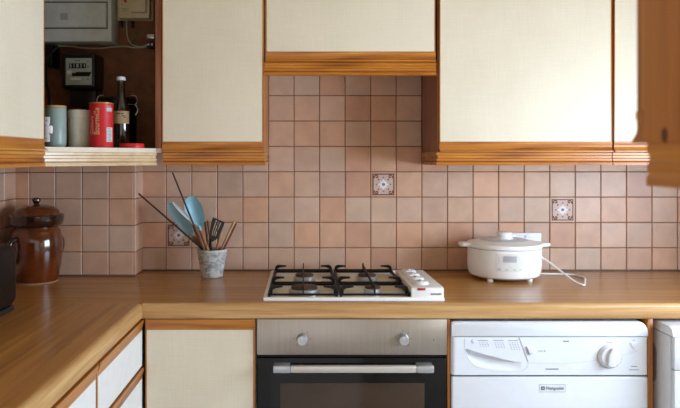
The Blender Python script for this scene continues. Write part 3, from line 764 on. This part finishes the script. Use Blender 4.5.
DARK = plain('dark_brown_lacquer', srgb(58, 34, 26), .35)
BLUE = plain('pale_blue_silicone', srgb(150, 198, 214), .45, noise=.02)
BLUEG = plain('grey_blue_silicone', srgb(206, 212, 214), .45, noise=.02)
tag(MB().tube([P(138.5, 193.5, -.1948), (ux + .0293, -.1673, .955)], [.003, .0042], 8).build('chopstick', DARK), 'long dark chopstick leaning far to the left in the pot', 'chopstick', 'chopsticks in the utensil pot')
tag(MB().tube([P(172.5, 172.5, -.2098), (ux + .0112, -.1726, .912)], [.003, .0042], 8).build('chopstick', DARK), 'long dark chopstick rising highest from the pot', 'chopstick', 'chopsticks in the utensil pot')
def spoon(name, label, tip, neck, width, foot, normal, mat, dish, hmat, cat='spoon', rimmat=None, edge=None):
    tip, neck, foot = Vector(tip), Vector(neck), Vector(foot)
    ax = (tip - neck); ln = ax.length; ax.normalize(); nrm = Vector(normal); nrm = (nrm - ax * nrm.dot(ax)).normalized(); sd = ax.cross(nrm)
    g = thing(name, label, cat, foot)
    t = bmesh.new(); nu, nv = 14, 12; top, bot = [], []
    for i in range(nu + 1):
        u = i / nu
        th = PI * i / nu; u = (1 - math.cos(th)) / 2
        wv = max(.0008, width / 2 * math.sin(th) ** .9 * (.86 + .18 * u))
        rt, rb = [], []
        for j in range(nv + 1):
            v = -1 + 2 * j / nv
            dep = dish * (1 - v * v) * math.sin(PI * min(1, u * 1.0)) ** .7
            c = neck + ax * (u * ln) + sd * (v * wv) - nrm * dep
            rt.append(t.verts.new(c)); rb.append(t.verts.new(c - nrm * .0032))
        top.append(rt); bot.append(rb)
    for R in (top, bot):
        for a, c in zip(R, R[1:]):
            for j in range(nv): t.faces.new((a[j], a[j + 1], c[j + 1], c[j]))
    for i in range(nu):
        for j in (0, nv): t.faces.new((top[i][j], top[i + 1][j], bot[i + 1][j], bot[i][j]))
    for i in (0, nu):
        for j in range(nv): t.faces.new((top[i][j], top[i][j + 1], bot[i][j + 1], bot[i][j]))
    b = MB(); b._merge(t)
    d = (neck - foot).normalized()
    b.tube([neck + ax * .012, neck - d * .012], [.0052, .0062], 10)
    b.build('bowl', mat, g)
    MB().tube([neck - d * .006, neck - d * .03, foot], [.0068, .0075, .006], 10).build('handle', hmat, g)
    return g
spoon('cooking_spoon', 'pale blue silicone spoon with wooden handle, upright in the pot', P(189.5, 196.5, -.152), P(200, 229, -.149), .070, (ux + .0219, -.1639, .912), (.05, -1, .15), BLUE, .024, WH)
spoon('cooking_spoon', 'pale blue silicone spoon tilted left in the pot, behind the chopsticks', P(168.5, 203, -.142), P(192.5, 235.5, -.139), .054, (ux + .0283, -.1471, .917), (-.35, -1, -.1), BLUE, .009, WH)
spoon('cooking_spoon', 'grey-blue utensil seen edge-on between the two blue spoons', P(172.5, 202, -.165), P(193, 223, -.162), .015, (ux + .0052, -.1583, .912), (-.5, -1, .6), BLUEG, .003, WH)
# slotted turner
g = thing('slotted_turner', 'black slotted turner with wavy slots in the pot', 'turner', (ux - .0197, -.1176, .912))
yt = -.145
def TP(px, py): x, z = at(px, py, yt); return (x, z)
out = [TP(213.0, 217.2), TP(219.5, 218.8), TP(224.5, 222.2), TP(223.2, 227), TP(219.5, 235), TP(217, 239), TP(212.5, 241.5), TP(208.6, 240.6), TP(209, 234), TP(210.8, 223)]
t = bmesh.new()
cols = 11; rws = 10
def ew(a, c, u): return (a[0] + (c[0] - a[0]) * u, a[1] + (c[1] - a[1]) * u)
lef = [TP(213.0, 217.2), TP(211.6, 221), TP(210.3, 228), TP(209, 236), TP(208.8, 240.8)]
rig = [TP(224.8, 222.2), TP(223.6, 226), TP(220.8, 232.5), TP(217.6, 238.6), TP(212.6, 241.8)]
def along(Ls, u):
    k = min(int(u * 4), 3); return ew(Ls[k], Ls[k + 1], u * 4 - k)
vg = {}
for i in range(rws + 1):
    for j in range(cols + 1):
        u, v = i / rws, j / cols
        wob = .012 * math.sin(u * 9) * (1 if 0 < j < cols else 0)
        vg[i, j] = ew(along(lef, u), along(rig, u), v + wob * 2.2)
FR, BK = {}, {}
for key, (x, z) in vg.items(): FR[key] = t.verts.new((x, yt - .0012, z)); BK[key] = t.verts.new((x, yt + .0012, z))
solid = lambda i, j: 0 <= i < rws and 0 <= j < cols and not (j in (3, 5, 7) and 1 <= i <= 6)
for i in range(rws):
    for j in range(cols):
        if not solid(i, j): continue
        t.faces.new((FR[i, j], FR[i, j + 1], FR[i + 1, j + 1], FR[i + 1, j])); t.faces.new((BK[i, j], BK[i + 1, j], BK[i + 1, j + 1], BK[i, j + 1]))
        for (di, dj), (a, c) in {(-1, 0): ((0, 0), (0, 1)), (1, 0): ((1, 0), (1, 1)), (0, -1): ((0, 0), (1, 0)), (0, 1): ((0, 1), (1, 1))}.items():
            if not solid(i + di, j + dj):
                p, q = (i + a[0], j + a[1]), (i + c[0], j + c[1]); t.faces.new((FR[p], FR[q], BK[q], BK[p]))
b = MB(); b._merge(t); BLKN = plain('black_nylon', srgb(26, 25, 26), .4)
b.build('blade', BLKN, g, smooth=False)
MB().tube([(*TP(211, 238.5)[:1], yt, TP(211, 238.5)[1]), P(210, 244, -.141), (ux - .0197, -.1176, .912)], [.0055, .0048, .005], 8).build('shaft', BLKN, g)
for lab, p, ft, r, mt, yy in (('pale wooden utensil handle leaning right in the pot', (234.6, 221.5), (-.0063, -.1364), .0058, WHL, -.103), ('thin dark red wooden stick leaning furthest right in the pot', (236.4, 223.2), (-.0012, -.1484), .0042, WHR, -.1461),
                              ('orange-brown wooden handle just right of the black turner', (221.3, 231.5), (-.0061, -.1231), .0062, WHL, -.1038), ('dark red wooden stick standing behind the blue spoon handles', (204.8, 221.5), (-.0051, -.1109), .0042, WHR, -.0995),
                              ('brown wooden stick crossing behind the black turner', (207.5, 220.5), (.0063, -.1111), .004, WH, -.0859)):
    top = P(p[0], p[1], yy); bot = Vector((ux + ft[0], ft[1], .912))
    dd = (top - bot).normalized()
    tag(MB().tube([bot, bot + dd * .05, top - dd * .004, top], [r * .8, r, r, r * .6], 10).build('wooden_handle', mt), lab, 'utensil', 'wooden handles in the utensil pot')

# ------------------------------------------------------------------ brown crock and black toaster
GLAZE = plain('brown_glaze', srgb(100, 46, 18), .12, noise=.3, nscale=12, coat=.6)
GLAZED = plain('dark_brown_glaze', srgb(44, 22, 14), .15, noise=.2, nscale=14, coat=.6)
jx, jy = -.980, -.236
g = thing('stoneware_crock', 'glossy brown glazed lidded crock in the left corner', 'crock', (jx, jy, .9))
MB().lathe([(.070, .9), (.074, .902), (.0775, .915), (.086, .96), (.0915, 1.01), (.0905, 1.05), (.084, 1.085), (.077, 1.096), (.075, 1.101), (.078, 1.108), (.082, 1.125), (.080, 1.128), (0, 1.120)], (jx, jy, 0), 56).build('crock_body', GLAZE, g)
MB().lathe([(.0775, 1.100), (.0835, 1.102), (.092, 1.112), (.0955, 1.126), (.0965, 1.142), (.093, 1.145), (.087, 1.138), (.086, 1.115)], (jx, jy, 0), 56).build('collar', GLAZED, g)
MB().lathe([(.068, .9), (.0755, .9005), (.076, .905), (.070, .9055)], (jx, jy, 0), 48).build('unglazed_foot', plain('bare_clay', srgb(170, 130, 100), .8), g)
lid = MB().lathe([(.084, 1.133), (.083, 1.147), (.078, 1.160), (.062, 1.172), (.04, 1.178), (.018, 1.1805), (0, 1.181)], (jx, jy, 0), 48).build('lid', GLAZE, g)
MB().lathe([(.012, 1.179), (.0095, 1.184), (.0115, 1.189), (.0155, 1.194), (.0155, 1.2), (.011, 1.2045), (0, 1.206)], (jx, jy, 0), 24).build('lid_knob', GLAZED, lid)
for a in (math.radians(-117), math.radians(63)):
    ca, sa = math.cos(a), math.sin(a)
    q = [(.078, .985), (.100, .985), (.118, 1.005), (.120, 1.035), (.106, 1.058), (.080, 1.063)]
    MB().tube([(jx + r * ca, jy + r * sa, z) for r, z in q], .0095, 10, smooth=5).build('handle', GLAZED, g)
g = thing('toaster', 'black rounded toaster at the left edge on the worktop', 'toaster', (-.957, -.835, .9))
BLK = plain('glossy_black_plastic', srgb(12, 12, 12), .38, spec=.3)
box(-1.065, -.849, -.985, -.690, .912, 1.100, .035, 5).build('body', BLK, g)
box(-1.055, -.860, -.975, -.700, .900, .916, .006).build('base', plain('grey_base', srgb(30, 31, 33), .5), g)
for x in (-.990, -.925): box(x - .012, x + .012, -.945, -.73, 1.0985, 1.1012, .0008).build('bread_slot', GAP, g)
box(-.971, -.943, -1.0, -.983, 1.030, 1.048, .005).build('lever', BLK, g)

# ------------------------------------------------------------------ inside the meter cupboard
SH = 1.3840
def meterbox():
    g = thing('consumer_unit', 'pale grey fuse box mounted in the open corner cupboard', 'fuse box', (-.88, -.07, 1.80))
    m = plain('pale_blue_grey', srgb(206, 213, 206), .45)
    box(-1.03, -.742, -.110, -.0125, 1.797, 2.05, .004).build('casing', m, g)
    b = MB()
    for x0, x1, z0, z1 in ((-1.0, -.758, 1.8445, 1.8495), (-1.0, -.758, 1.945, 1.95), (-.7605, -.756, 1.8445, 1.95)): b.box(x0, x1, -.1125, -.109, z0, z1, .001)
    b.build('cover_seam', plain('seam_grey', srgb(110, 114, 112), .6), g)
    box(-.998, -.762, -.1165, -.109, 1.851, 1.944, .002).build('front_cover', m, g)
    box(-.935, -.908, -.1172, -.116, 1.879, 1.904).build('label_sticker', plain('faint_sticker', srgb(162, 168, 164), .6), g)
    g = thing('isolator_switch', 'beige isolator switch box beside the fuse box', 'switch box', (-.66, -.04, 1.87))
    m = plain('beige_bakelite', srgb(214, 196, 154), .4)
    x0, z0 = at(116.5, 20.5, -.03); x1, _ = at(153, 20, -.03)
    box(x0, x1, -.030, -.0125, z0, 2.03, .004).build('back_plate', m, g)
    x0, z0 = at(118, 18, -.07); x1, _ = at(149.5, 18, -.07)
    box(x0, x1, -.070, -.0305, z0, 2.02, .005).build('casing', m, g)
    x0, z0 = at(130.5, 12, -.085); x1, _ = at(145.5, 18, -.085)
    box(x0, x1, -.085, -.0705, z0, 1.98, .003).build('fuse_carrier', m, g)
    x, z = at(125.5, 1.5, -.07); box(x - .005, x + .005, -.0745, -.0695, z - .004, z + .012, .001).build('switch_toggle', RED, g)
    b = MB()
    for px, py in ((122, 4), (122.5, 9), (125, 8.6), (126.5, 10.4), (124, 11), (128, 9)):
        x, z = at(px, py, -.07); b.box(x - .0022, x + .0022, -.0706, -.0695, z - .0016, z + .0016)
    b.build('printed_marks', DGREY, g)
    g = thing('electricity_meter', 'black electricity meter with number dials in the open cupboard', 'meter', (-.86, -.08, 1.55))
    bl = plain('black_bakelite', srgb(17, 16, 16), .35)
    box(-.929, -.797, -.130, -.0125, 1.613, 1.752, .014, 4).build('casing', bl, g)
    x0, z0 = at(65.5, 85, -.14); x1, z1 = at(91.5, 58, -.14)
    b = MB(); b.box(x0 - .004, x1 + .004, -.136, -.129, z0 - .004, z1 + .004, .003); b.build('bezel', bl, g)
    fp = box(x0, x1, -.1395, -.135, z0, z1, .002).build('dial_plate', plain('grey_green_plate', srgb(158, 166, 148), .5), g)
    wx0, wz0 = at(69, 68.3, -.14); wx1, wz1 = at(86, 63.3, -.14)
    box(wx0, wx1, -.1405, -.139, wz0, wz1).build('counter_window', GAP, fp)
    b = MB()
    for i, ch in enumerate('51831'): b.text(ch, (wx0 + (wx1 - wx0) * (i + .5) / 5, -.1408, (wz0 + wz1) / 2), .019)
    b.build('counter_digits', plain('ivory_digits', srgb(206, 206, 190), .6), fp)
    b = MB()
    for a, c, e, f in ((72, 76.2, 90, 73.0), (76, 74, 91, 72)):
        p0, p1 = at(a, c, -.14), at(e, f, -.14); b.box(p0[0], p1[0], -.1405, -.139, p0[1], p1[1])
    for px, py in ((88, 61), (88, 66.5), (88, 79), (76, 60.6), (79, 60.6)):
        p = at(px, py, -.14); b.box(p[0] - .003, p[0] + .003, -.1402, -.139, p[1] - .0015, p[1] + .0015)
    o = b.build('disc_slot', GAP, fp); o['kind'] = 'stuff'
    b = MB(); p0, p1 = at(66.8, 74, -.14), at(71.6, 70.4, -.14); b.box(p0[0], p1[0], -.1406, -.139, p0[1], p1[1])
    p0, p1 = at(70.5, 80, -.14), at(81, 77.6, -.14); b.box(p0[0], p1[0], -.1404, -.139, p0[1], p1[1])
    b.build('plate_print', plain('off_white_print', srgb(206, 206, 196), .6), fp)
    box(-.905, -.803, -.105, -.0125, 1.548, 1.6135, .008).build('terminal_cover', bl, g)
    b = MB()
    for dx in (-.015, .01, .03): b.tube([(-.85 + dx, -.06, 1.55), (-.85 + dx, -.05, 1.50), (-.84 + dx, -.03, 1.42), (-.84 + dx, -.03, 1.385)], .006, 8, smooth=3)
    b.build('tail_cable', BLK, g)
    # cables
    CG = plain('grey_cable_sheath', srgb(180, 178, 148), .6); GRN = plain('green_cable_sheath', srgb(84, 114, 60), .6)
    tag(MB().tube([P(57, 45.5, -.05), P(62, 45.8, -.045), P(72, 46.5, -.03), P(84, 48, -.022), (P(100, 48.3, -.018)), P(114, 46.8, -.018), P(126, 46.4, -.02), P(133, 47.5, -.02), P(143, 47.5, -.024), P(149, 45.5, -.03)], .0032, 8, smooth=4).build('cable', CG), 'grey-green cable drooping across the cupboard below the fuse box', 'cable')
    tag(MB().tube([P(126.5, 20, -.026), P(127, 32, -.022), P(128.5, 40, -.022), P(133, 45, -.03), P(141, 46.6, -.032), P(147, 44.5, -.034)], .0026, 8, smooth=4).build('cable', CG), 'thin grey cable dropping from the beige switch box', 'cable')
    tag(MB().tube([P(131.5, 44.5, -.037), P(134, 38, -.037), P(139, 32.8, -.037), P(143, 30.8, -.036), P(147, 31.5, -.035)], .0026, 8, smooth=4).build('cable', GRN), 'green earth cable curving up to the metal clamps', 'cable')
    tag(MB().tube([P(58, 46.5, -.08), P(53, 51, -.09), P(48, 57, -.10), P(46, 66, -.11), P(46, 82, -.12), P(49, 100, -.13), (P(49, 100, -.13).x, -.13, 1.386)], .006, 8, smooth=4).build('cable', BLK), 'black cable hanging at the left inside the cupboard', 'cable')
    tag(box(*[P(45, 0, -.1).x, P(52, 0, -.1).x], -.10, -.0125, P(0, 66, -.1).z, P(0, 44, -.1).z, .004).build('cut_out_block', BLK), 'small black cut-out block left of the meter', 'fuse block')
    for i, (px, py, lab) in enumerate(((150.5, 36.5, 'upper metal cable clamp beside the red-brown cupboard side'), (150.5, 45.3, 'lower dark cable clamp beside the red-brown cupboard side'))):
        c = P(px, py, -.05); g = thing('cable_clamp', lab, 'clamp', tuple(c), 'cable clamps in the meter cupboard')
        box(c.x - .014, c.x + .016, -.055, -.0125, c.z - .009, c.z + .009, .003).build('block', STEEL2 if i == 0 else BLK, g)
        for dx in (-.007, .007): MB().lathe([(.004, 0), (.004, .004), (0, .0045)], (c.x + dx, -.055, c.z + .002), 10, 'Y').build('screw', STEEL2, g)
    for px, wh in ((121.5, 'left'), (132.5, 'right')):
        c = P(px, 24, -.025)
        tag(box(c.x - .004, c.x + .004, -.028, -.0125, c.z - .014, c.z + .012, .001).build('cable_clip', BLK), 'black cable clip under the beige switch box, %s of the pair' % wh, 'clip', 'clips under the switch box')
meterbox()
# canisters, tin, bottle
g = thing('canister', 'blue-grey canister with pale wooden lid on the cupboard shelf', 'canister', (-.813, -.5, SH))
MB().lathe([(.027, SH), (.0315, SH + .004), (.0335, SH + .012), (.0335, SH + .127), (.032, SH + .129), (0, SH + .129)], (-.813, -.5, 0), 40).build('jar', plain('blue_grey_ceramic', srgb(152, 170, 166), .35), g)
MB().lathe([(.033, SH + .1292), (.0338, SH + .130), (.0338, SH + .135), (.032, SH + .1365), (0, SH + .1365)], (-.813, -.5, 0), 40).build('lid', WHL, g)
g = thing('canister', 'plain off-white canister between the blue-grey one and the red tin', 'canister', (-.7666, -.4, SH))
cw = plain('off_white_ceramic', srgb(230, 230, 214), .45)
MB().lathe([(.035, SH), (.0365, SH + .002), (.0385, SH + .1), (.0375, SH + .101), (0, SH + .101)], (-.7666, -.4, 0), 40).build('jar', cw, g)
MB().lathe([(.0395, SH + .1012), (.0400, SH + .103), (.0400, SH + .125), (.038, SH + .1285), (0, SH + .1285)], (-.7666, -.4, 0), 40).build('lid', cw, g)
tx, ty, tr = -.685, -.43, .0392
g = thing('cocoa_tin', 'red cocoa tin with gold vertical lettering on the cupboard shelf', 'tin', (tx, ty, SH))
MB().lathe([(tr, SH), (tr + .0008, SH + .001), (tr, SH + .003), (tr, SH + .148), (tr - .002, SH + .15), (0, SH + .15)], (tx, ty, 0), 48).build('drum', plain('red_card', srgb(204, 30, 36), .4, noise=.03), g)
MB().lathe([(tr + .0002, SH + .147), (tr + .001, SH + .148), (tr + .001, SH + .1505), (tr - .0015, SH + .1515), (tr - .004, SH + .1505)], (tx, ty, 0), 48).build('rim', plain('gold_rim', srgb(196, 140, 60), .35, metal=.5), g)
a0 = math.atan2(-tx, -CAM_Y + ty) * 1.0
fn = wrap(tx, ty, tr, a0)
GOLD = plain('gold_print', srgb(214, 176, 128), .5)
b = MB(); b.text('Bournville', None, .0275, fn=lambda x, y, z: fn(x - .0145, y + SH + .088, z + .0006), rot=PI / 2, squash=.8); b.build('lettering', GOLD, g)
b = MB(); b.text('Cadbury', None, .018, fn=lambda x, y, z: fn(x - .0335, y + SH + .075, z + .0006), rot=PI / 2); b.build('lettering', GOLD, g)
b = MB(); patch(b, fn, .017, .042, SH + .020, SH + .068, -.0005, .0007, 8); b.build('white_panel', plain('white_print', srgb(214, 204, 200), .5), g)
b = MB()
for i in range(9): patch(b, fn, .019, .038 - (i % 3) * .003, SH + .023 + i * .005, SH + .0252 + i * .005, 0, .0011, 6)
b.build('small_print', GREYP, g)
b = MB(); patch(b, fn, .017, .040, SH + .121, SH + .133, -.0005, .0007, 8); b.text('100%', None, .009, fn=lambda x, y, z: fn(x + .026, y + SH + .137, z + .0006)); b.build('seal', plain('silver_print', srgb(190, 190, 198), .5), g)
bx_, by_ = -.659, -.28
g = thing('bottle', 'dark brown glass bottle with white cap and kraft label', 'bottle', (bx_, by_, SH))
MB().lathe([(.027, SH), (.0295, SH + .004), (.0295, SH + .135), (.028, SH + .15), (.020, SH + .170), (.0145, SH + .187), (.0135, SH + .235), (.0142, SH + .243), (.0142, SH + .248), (0, SH + .248)], (bx_, by_, 0), 36).build('glass', plain('dark_bottle_glass', srgb(28, 18, 12), .08, spec=.8, coat=.5), g)
MB().lathe([(.0152, SH + .2435), (.016, SH + .2445), (.0155, SH + .254), (.0138, SH + .2565), (0, SH + .257)], (bx_, by_, 0), 28).build('cap', WHITEM, g)
fb = wrap(bx_, by_, .0295, .25)
b = MB(); patch(b, fb, -.045, .034, SH + .088, SH + .133, .0001, .0006, 18); b.build('paper_label', plain('kraft_paper', srgb(176, 142, 104), .7, noise=.06), g)
b = MB()
for x, w_, z in ((-.016, .012, .122), (.0, .010, .122), (.002, .014, .114), (.008, .008, .109)): patch(b, fb, x, x + w_, SH + z, SH + z + .0035, .0002, .0010, 4)
b.build('label_print', DGREY, g)
jx2, jy2 = -.698, -.172
g = thing('storage_jar', 'black storage jar with wire clasp behind the bottle', 'jar', (jx2, jy2, SH))
MB().lathe([(.062, SH), (.066, SH + .005), (.066, SH + .155), (.060, SH + .162), (0, SH + .162)], (jx2, jy2, 0), 44).build('jar', BLK, g)
MB().lathe([(.062, SH + .163), (.0675, SH + .165), (.0675, SH + .183), (.062, SH + .19), (0, SH + .191)], (jx2, jy2, 0), 44).build('lid', BLK, g)
b = MB(); b.tube([(jx2 + .069 * math.cos(a), jy2 + .069 * math.sin(a), SH + .1635) for a in [i * 2 * PI / 28 for i in range(29)]], .0016, 6)
for s in (-1, 1):
    b.tube([(jx2 + s * .066, jy2 - .02, SH + .163), (jx2 + s * .075, jy2 - .02, SH + .175), (jx2 + s * .069, jy2 - .018, SH + .196), (jx2 + s * .05, jy2 - .018, SH + .198)], .0018, 6, smooth=3)
    b.tube([(jx2 + s * .068, jy2 - .02, SH + .163), (jx2 + s * .078, jy2 - .022, SH + .145), (jx2 + s * .068, jy2 - .022, SH + .125)], .0018, 6, smooth=3)
b.build('wire_clasp', STEEL2, g)
g = thing('tin_lid', 'loose round red lid lying on the cupboard shelf edge', 'lid', (-.600, -.362, SH))
MB().lathe([(.0415, SH), (.0425, SH + .001), (.0425, SH + .0125), (.0405, SH + .016), (.039, SH + .014), (0, SH + .014)], (-.600, -.362, 0), 40).build('lid_disc', plain('red_lid_plastic', srgb(206, 30, 38), .4), g)
fl = wrap(-.600, -.362, .0425, .1)
b = MB()
for i in range(5): patch(b, fl, -.016 + i * .007, -.012 + i * .007, SH + .003, SH + .0065, 0, .0006, 2)
b.build('embossed_marks', plain('dark_red_print', srgb(120, 14, 20), .5), g)
